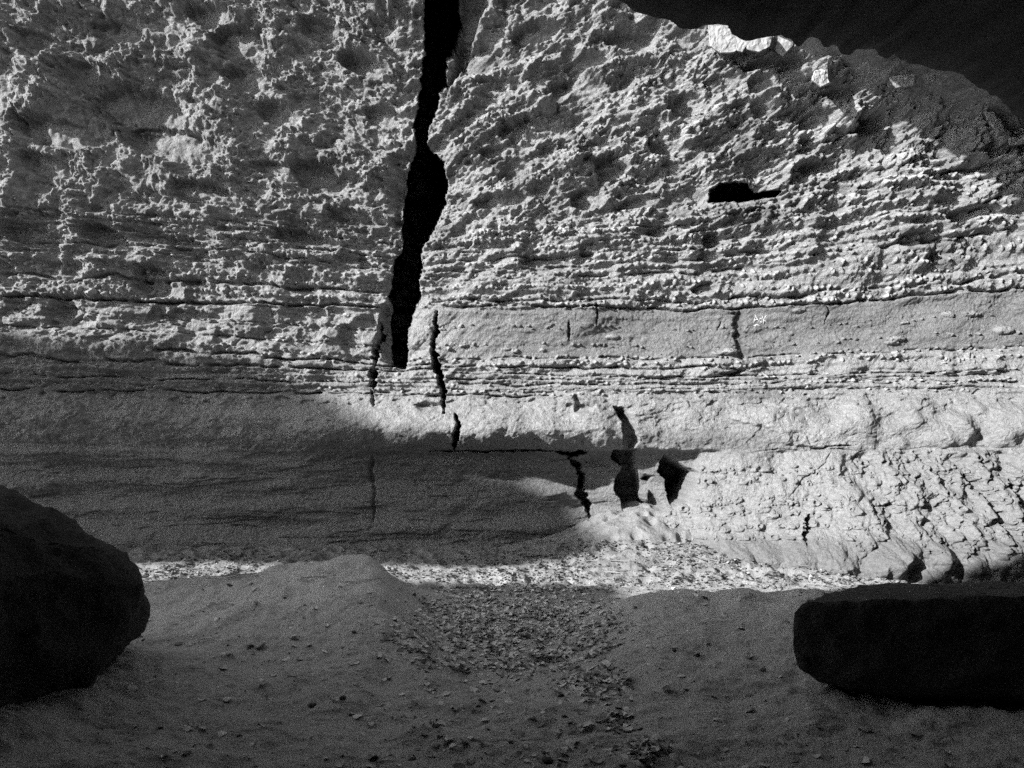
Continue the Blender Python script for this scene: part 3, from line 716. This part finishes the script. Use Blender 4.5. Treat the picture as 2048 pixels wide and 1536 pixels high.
def extrude_outline(name, outl, X0, X1, mat, seed):
    N = 14; vs = []; fs = []
    dens = []
    n = len(outl)
    for i in range(n):
        a = outl[i]; b = outl[(i + 1) % n]
        for k in range(4): dens.append((a[0] + (b[0] - a[0]) * k / 4, a[1] + (b[1] - a[1]) * k / 4))
    m = len(dens); cy = sum(p[0] for p in dens) / m; cz_ = sum(p[1] for p in dens) / m
    for j in range(N + 1):
        f = j / N; X = X0 + (X1 - X0) * f
        # keep each section on the same sun rays, so the mass tapers away along the light
        sx = (X - X0) / SUN.x
        shrink = 1 - 0.35 * abs(2 * f - 0.2) ** 2 if f > 0.1 else 1
        for (y, z) in dens:
            y2 = cy + (y - cy) * shrink + SUN.y * sx; z2 = cz_ + (z - cz_) * shrink + SUN.z * sx
            nz = mnoise.fractal(Vector((X, y, z)) * 1.1, 0.8, 2, 4) * 0.07
            vs.append((X, y2 + nz, z2 + nz))
    for j in range(N):
        for i in range(m):
            a = j * m + i; b = j * m + (i + 1) % m
            fs.append((a, b, b + m, a + m))
    fs.append(tuple(range(m))[::-1]); fs.append(tuple(N * m + i for i in range(m)))
    return raw_mesh(name, vs, fs, mat)
blocker = extrude_outline("foot_shade_blocker", outl, XB, XB - 2.2, M_cave, 5)
tag(blocker, "rock arch added out of sight on the left to shade the foot of the wall", "rock arch", kind="structure")

XO = 1.6  # added unseen mass, outlined along sun rays to shade the upper right wall
outo = [at_x(*a, XO) for a in ((1330, -40, 9.0), (1480, 40, 9.0), (1570, 70, 8.8), (1640, 98, 8.7), (1700, 92, 8.6), (1760, 112, 8.5), (1830, 150, 8.4), (1850, 176, 8.4), (1900, 182, 8.3), (1960, 204, 8.0), (2048, 232, 7.9), (2400, 262, 6.5),
        (2400, -250, 6.0), (1900, -350, 7.0), (1400, -350, 8.5))]
blocker_top = extrude_outline("top_shade_blocker", outo, XO, XO - 1.2, M_cave, 6)
tag(blocker_top, "unseen mass added above to shade the upper right of the cliff", "shade mass", kind="structure")

# ------------------------------------------------------------------ blocks grown into the upper right wall
def wall_block(pts, y0, y1, seed, mat=M_pale, amp=0.012):
    P = []
    for (px, py) in pts:
        P.append(unp(px, py, y0)); P.append(unp(px, py, y1))
    o = rock("embedded_rock", P, mat, parent=cliff, sub=4, amp=amp, freq=5, seed=seed, fine=0.012, ffreq=16, soft=0, smooth=False)
    return o
def wy(px, py): return wall_pt(px, py).y
def blk(pts, out, seed, **k):
    c = (sum(p[0] for p in pts) / len(pts), sum(p[1] for p in pts) / len(pts))
    y = wy(*c); return wall_block(pts, y - out, y + 0.25, seed, **k)
blk([(1417, 50), (1450, 54), (1475, 66), (1482, 92), (1468, 104), (1440, 106), (1421, 92)], 0.16, 1)["label"] = "pale square-edged block in the upper right of the cliff"
blk([(1474, 74), (1490, 70), (1494, 88), (1484, 104), (1472, 100)], 0.22, 2)
blk([(1496, 68), (1520, 66), (1545, 72), (1540, 92), (1515, 104), (1494, 98)], 0.24, 3)
blk([(1556, 62), (1578, 68), (1584, 90), (1566, 112), (1552, 100)], 0.08, 4)
blk([(1780, 158), (1800, 152), (1830, 150), (1828, 168), (1792, 176)], 0.12, 5)
blk([(1850, 150), (1888, 144), (1888, 156), (1862, 166)], 0.14, 6)
blk([(1630, 142), (1655, 140), (1660, 165), (1640, 174), (1625, 160)], 0.16, 7, mat=M_stone2)
blk([(1803, 88), (1820, 84), (1828, 92), (1820, 100), (1806, 98)], 0.12, 8)
blk([(1972, 226), (1986, 224), (2002, 240), (2010, 262), (1995, 268), (1978, 245)], 0.10, 9)
blk([(2018, 278), (2060, 268), (2060, 284), (2020, 290)], 0.14, 10)

# ------------------------------------------------------------------ writing on the cliff
def strokes(name, lines_, w, mat, proud, label):
    vs = []; fs = []
    for ln in lines_:
        P = []
        for (a, b) in zip(ln[:-1], ln[1:]):
            n = max(2, int(math.hypot(b[0] - a[0], b[1] - a[1]) / 1.5))
            for k in range(n): P.append((a[0] + (b[0] - a[0]) * k / n, a[1] + (b[1] - a[1]) * k / n))
        P.append(ln[-1])
        base = len(vs)
        for i, p in enumerate(P):
            q = P[min(i + 1, len(P) - 1)]; o = P[max(i - 1, 0)]
            dx, dy = q[0] - o[0], q[1] - o[1]; L = math.hypot(dx, dy) or 1
            ww = w * (0.75 + 0.5 * abs(mnoise.noise(Vector((p[0] * .3, p[1] * .3, 1)))))
            for s_ in (-1, 1):
                vs.append(wall_pt(p[0] - dy / L * ww * s_, p[1] + dx / L * ww * s_, proud))
        for i in range(len(P) - 1):
            a = base + 2 * i; fs.append((a, a + 1, a + 3, a + 2))
    o = raw_mesh(name, vs, fs, mat, parent=cliff); o["label"] = label
strokes("graffiti", [[(1509, 643), (1512, 634), (1514, 628), (1517, 635), (1520, 641)], [(1510, 638), (1519, 637)], [(1526, 635), (1523, 634), (1521, 638), (1523, 642), (1527, 641)],
                     [(1528, 630), (1529, 645)], [(1535, 628), (1529, 637), (1538, 643)], [(1510, 650), (1515, 647), (1521, 650)]], 0.9, M_chalk, 0.006, "white scratched letters A c K on the grey bed")
strokes("graffiti", [[(1538, 848), (1541, 830), (1545, 815), (1554, 832), (1566, 818), (1569, 834), (1574, 851)], [(1576, 846), (1580, 818)], [(1578, 829), (1590, 828)], [(1580, 817), (1592, 815)],
                     [(1596, 846), (1594, 816)], [(1594, 818), (1603, 822), (1597, 832), (1606, 848)], [(1553, 864), (1570, 861), (1594, 861)], [(1574, 862), (1575, 888)]], 2.8, M_smear, 0.006,
        "faded dark smeared letters M F R on the pale skin of the cliff")

# ------------------------------------------------------------------ leaves, twigs, stones
R = random.Random(4)
def leaf_geo(kind, rnd):
    L = 1.0; W = rnd.uniform(0.26, 0.42); nb = 7
    curl = rnd.uniform(-1.5, 1.8); cup = rnd.uniform(-0.8, 1.1); tw = rnd.uniform(-0.8, 0.8)
    vs = []; fs = []; ang = 0; x = -0.5; z = 0
    for i in range(nb + 1):
        t = i / nb
        w = W * math.sin(math.pi * min(1, t * 0.94 + 0.03)) ** 0.75 * (1 + 0.18 * rnd.uniform(-1, 1))
        a = curl * (t - 0.5) * 1.2
        if i: x += math.cos(a) / nb; z += math.sin(a) / nb
        for s_ in (-1, 0, 1):
            y = s_ * w; zz = z + abs(s_) * w * cup * 0.8 + s_ * w * tw * (t - .5) + (0 if s_ == 0 else rnd.uniform(-.03, .03))
            vs.append((x, y * math.cos(min(1.2, abs(cup) * .7)), zz))
    for i in range(nb):
        for k in (0, 1):
            a = i * 3 + k; fs.append((a, a + 1, a + 4, a + 3))
    b = len(vs)                          # stalk
    vs += [(-0.5, -.012, 0), (-0.5, .012, 0), (-0.78, .012, .05), (-0.78, -.012, .05)]
    fs.append((b, b + 1, b + 2, b + 3))
    zm = min(v[2] for v in vs)
    return [(v[0], v[1], v[2] - zm) for v in vs], fs
geos = [leaf_geo(k, R) for k in range(14)]
leaf_meshes = []
for k, (vs, fs) in enumerate(geos):
    for tone_ in (0.45, 1.1, 1.8):
        me = bpy.data.meshes.new("leaf"); me.from_pydata(vs, [], fs); me.update()
        me.polygons.foreach_set("use_smooth", [True] * len(fs))
        at = me.attributes.new("tone", 'FLOAT', 'POINT'); at.data.foreach_set("value", [tone_] * len(vs))
        me.materials.append(M_leaf); leaf_meshes.append(me)
spots = []
def inside(px, py):
    """leaf density at an image place of the ground"""
    d = 0
    e = ((px - 1015) / 215) ** 2 + ((py - 1262) / 92) ** 2
    if py > 1175: d = max(d, 1.0 * math.exp(-(e ** 3.0)))
    e = ((px - 1185) / 70) ** 2 + ((py - 1370) / 34) ** 2
    d = max(d, 0.9 * math.exp(-e ** 2))
    tx = 1150 + (py - 1380) * 0.95
    if py > 1370: d = max(d, 0.75 * math.exp(-((px - tx - 20) / (26 + 0.10 * (py - 1380))) ** 2) * (0.55 + 0.45 * math.sin(py / 13 + px / 30)))
    if 820 < px < 1250 and py > 1380: d = max(d, 0.05)
    if py > 1160: d = max(d, 0.012 if px > 250 else 0.004)
    return d
tries = 0
while len(spots) < 3300 and tries < 120000:
    tries += 1
    px = R.uniform(150, 1900); py = 1165 + 385 * R.random() ** 1.15
    d = inside(px, py)
    if mnoise.noise(Vector((px / 45, py / 22, 3))) < -0.25: d *= 0.35
    if R.random() < d: spots.append((px, py))
spots = [s_ for s_ in spots]
def leaf_xform(px, py, size=None):
    x, y, z = gpos(px, py)
    size = size or R.uniform(0.026, 0.066)
    return x, y, z - 0.002, size, R.uniform(0, 6.28), R.uniform(-.5, .5), R.uniform(-.5, .5)
spots.sort(key=lambda s_: -s_[1])
n_ind = 0
def leaf_obj(px, py, label, size=None, mesh=None, group="dry leaves fallen on the sand"):
    x, y, z, s_, a, b, c = leaf_xform(px, py, size)
    o = bpy.data.objects.new("fallen_leaf", mesh or R.choice(leaf_meshes)); col.objects.link(o)
    o.location = (x, y, z + 0.002); o.scale = (s_, s_, s_); o.rotation_euler = (b, c, a)
    tag(o, label, "leaf", group); return o
def region_label(px, py):
    if px > 1110 and py > 1395 and px < 1400: return "curled dry leaf in the trail of leaves below the hollow"
    if 795 < px < 1300 and py < 1400: return "curled dry leaf at the near rim of the leaf-filled hollow"
    if px <= 800: return "lone dry leaf on the bare sand left of the leaf-filled hollow"
    if px >= 1300: return "lone dry leaf on the bare sand right of the leaf-filled hollow"
    return "dry leaf scattered on the bare sand in front of the leaf-filled hollow"
for px, py in spots[:270]:
    leaf_obj(px, py, region_label(px, py)); n_ind += 1
special = [(1212, 1333, .085, 2, "broad pale flat leaf lying alone right of the leaf-filled hollow"), (700, 1334, .05, 2, "pale curled leaf left of the hollow, alone on smooth sand"),
           (872, 1458, .06, 0, "dark upturned leaf casting a small shadow near the bottom centre"), (1178, 1460, .07, 2, "pale crumpled leaf at the head of the leaf trail"),
           (525, 1300, .09, 0, "long dark curled leaf on the left slope of sand"), (500, 1296, .07, 0, "smaller dark curled leaf beside the long one on the left slope"),
           (1500, 1442, .08, 1, "twisted leaf on the sand in front of the right rock block")]
for px, py, s_, tn, lab in special:
    o = leaf_obj(px, py, lab, s_, leaf_meshes[R.randrange(14) * 3 + tn], None)
# the rest of the drift as one object
VS = []; FS = []; TN = []
def add_inst(vs, fs, x, y, z, s_, a, b, c, tn):
    from mathutils import Euler
    m = Euler((b, c, a)).to_matrix(); base = len(VS)
    for v in vs:
        q = m @ (Vector(v) * s_); VS.append((x + q.x, y + q.y, z + q.z)); TN.append(tn)
    for f in fs: FS.append(tuple(base + i for i in f))
for px, py in spots[270:]:
    x, y, z, s_, a, b, c = leaf_xform(px, py)
    vs, fs = R.choice(geos); add_inst(vs, fs, x, y, z, s_, a, b, c, R.choice((.35, .7, 1.1, 1.5, 1.9)))
for k in range(2600):                      # crumbs
    px = R.uniform(260, 1800); py = 1165 + 375 * R.random()
    d = inside(px, py) + 0.12
    if R.random() > d: continue
    x, y, z, s_, a, b, c = leaf_xform(px, py, R.uniform(.01, .026))
    vs, fs = R.choice(geos); add_inst(vs, fs, x, y, z, s_, a, b, c, R.choice((.3, .6, 1.5)))
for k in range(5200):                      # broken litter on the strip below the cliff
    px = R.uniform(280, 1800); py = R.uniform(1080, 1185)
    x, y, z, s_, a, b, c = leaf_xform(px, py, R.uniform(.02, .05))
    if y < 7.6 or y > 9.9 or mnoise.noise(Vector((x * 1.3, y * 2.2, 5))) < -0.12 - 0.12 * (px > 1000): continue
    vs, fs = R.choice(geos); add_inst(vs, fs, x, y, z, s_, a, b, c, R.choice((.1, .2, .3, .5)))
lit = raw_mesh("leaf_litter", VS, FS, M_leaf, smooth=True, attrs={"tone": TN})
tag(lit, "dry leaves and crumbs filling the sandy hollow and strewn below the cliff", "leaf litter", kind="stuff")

# stones
def stone_geo(rnd):
    bm = bmesh.new(); bmesh.ops.create_icosphere(bm, subdivisions=2, radius=0.5)
    sx, sy, sz = rnd.uniform(.7, 1.2), rnd.uniform(.6, 1), rnd.uniform(.4, .7); o = rnd.random() * 50
    for v in bm.verts:
        v.co *= 1 + 0.35 * mnoise.noise(v.co * 2.2 + Vector((o, 0, 0)))
        v.co.x *= sx; v.co.y *= sy; v.co.z *= sz
    bm.verts.index_update()
    r = ([tuple(v.co) for v in bm.verts], [tuple(v.index for v in f.verts) for f in bm.faces]); bm.free(); return r
sg = [stone_geo(R) for k in range(8)]
VS = []; FS = []; TN = []
for k in range(2600):                      # gravel in the sunlit strip and along the wall foot
    px = R.uniform(280, 2048); py = R.uniform(1090, 1190)
    if px > 1560 and py < 1130: continue
    x, y, z = gpos(px, py)
    if y < 8.0: continue
    s_ = R.uniform(.008, .03) * (1.5 if R.random() < .06 else 1)
    if mnoise.noise(Vector((px / 60, py / 12, 9))) < -0.1 and R.random() < .7: continue
    vs, fs = R.choice(sg); add_inst(vs, fs, x, y, z + s_ * .15, s_, R.uniform(0, 6), 0, 0, R.choice((.3, .5, .9)))
for k in range(1500):
    px = R.uniform(150, 1700); py = R.uniform(1180, 1540)
    x, y, z = gpos(px, py); s_ = R.uniform(.004, .012)
    vs, fs = R.choice(sg); add_inst(vs, fs, x, y, z + s_ * .1, s_, R.uniform(0, 6), 0, 0, R.choice((.4, 1.0, 2.0)))
gv = raw_mesh("gravel", VS, FS, M_stone, smooth=True, attrs={"tone": TN})
tag(gv, "fine gravel strewn over the sand below the cliff", "gravel", kind="stuff")
for (px, py, s_, lab) in ((686, 1398, .045, "small dark stone on the sand below the left slope"), (624, 1412, .045, "small upright dark stone left of the other dark stone"),
                          (871, 1456, .05, "small dark stone in the bottom middle of the sand"), (1094, 1526, .06, "round dark stone at the bottom edge of the photo"),
                          (1022, 1488, .035, "tiny dark stone among scattered leaves near the bottom centre"), (1348, 1304, .035, "tiny dark stone on the right mound of sand"),
                          (1270, 1219, .035, "tiny dark stone on the far right rim of the hollow"), (708, 1265, .035, "tiny dark stone on the crest of the left sand ridge")):
    vs, fs = sg[R.randrange(8)]
    x, y, z = gpos(px, py)
    o = raw_mesh("stone", vs, fs, M_stone, smooth=True, attrs={"tone": [.3] * len(vs)})
    o.location = (x, y, z + s_ * .15); o.scale = (s_, s_, s_); o.rotation_euler = (0, 0, R.uniform(0, 6))
    tag(o, lab, "stone", "dark stones on the sand")
# twigs
def twig_mesh(rnd):
    n = 6; vs = []; fs = []; p = Vector((-.5, 0, 0)); d = 0
    for i in range(n + 1):
        r = 0.022 * (1 - 0.6 * i / n)
        for k in range(5):
            a = k / 5 * 6.283; vs.append((p.x, p.y + math.cos(a) * r, p.z + math.sin(a) * r))
        d += rnd.uniform(-.35, .35); p = p + Vector((math.cos(d), math.sin(d), rnd.uniform(-.1, .14))) / n
    for i in range(n):
        for k in range(5): fs.append((i * 5 + k, i * 5 + (k + 1) % 5, i * 5 + 5 + (k + 1) % 5, i * 5 + 5 + k))
    me = bpy.data.meshes.new("twig"); me.from_pydata(vs, [], fs); me.update()
    at = me.attributes.new("tone", 'FLOAT', 'POINT'); at.data.foreach_set("value", [0.5] * len(vs))
    me.polygons.foreach_set("use_smooth", [True] * len(fs)); me.materials.append(M_leaf); return me
tw = [twig_mesh(R) for k in range(5)]
def twig(px, py, L, label, grp):
    x, y, z = gpos(px, py)
    o = bpy.data.objects.new("twig", R.choice(tw)); col.objects.link(o)
    o.location = (x, y, z + .012); o.scale = (L, L, L); o.rotation_euler = (0, R.uniform(-.1, .1), R.uniform(-.9, .9))
    tag(o, label, "twig", grp)
for k in range(46):
    px = R.uniform(300, 1650); py = R.uniform(1100, 1175)
    twig(px, py, R.uniform(.12, .3), "dry twig in the sunlit strip of sand at the foot of the cliff", "twigs at the foot of the cliff")
for k in range(16):
    px = R.uniform(350, 1500); py = R.uniform(1200, 1520)
    twig(px, py, R.uniform(.08, .2), "thin dry twig on the shaded near sand", "twigs on the near sand")
for k in range(24):
    px = R.uniform(850, 1180); py = R.uniform(1200, 1360)
    twig(px, py, R.uniform(.08, .18), "thin dry twig among the leaves in the hollow", "twigs in the hollow")
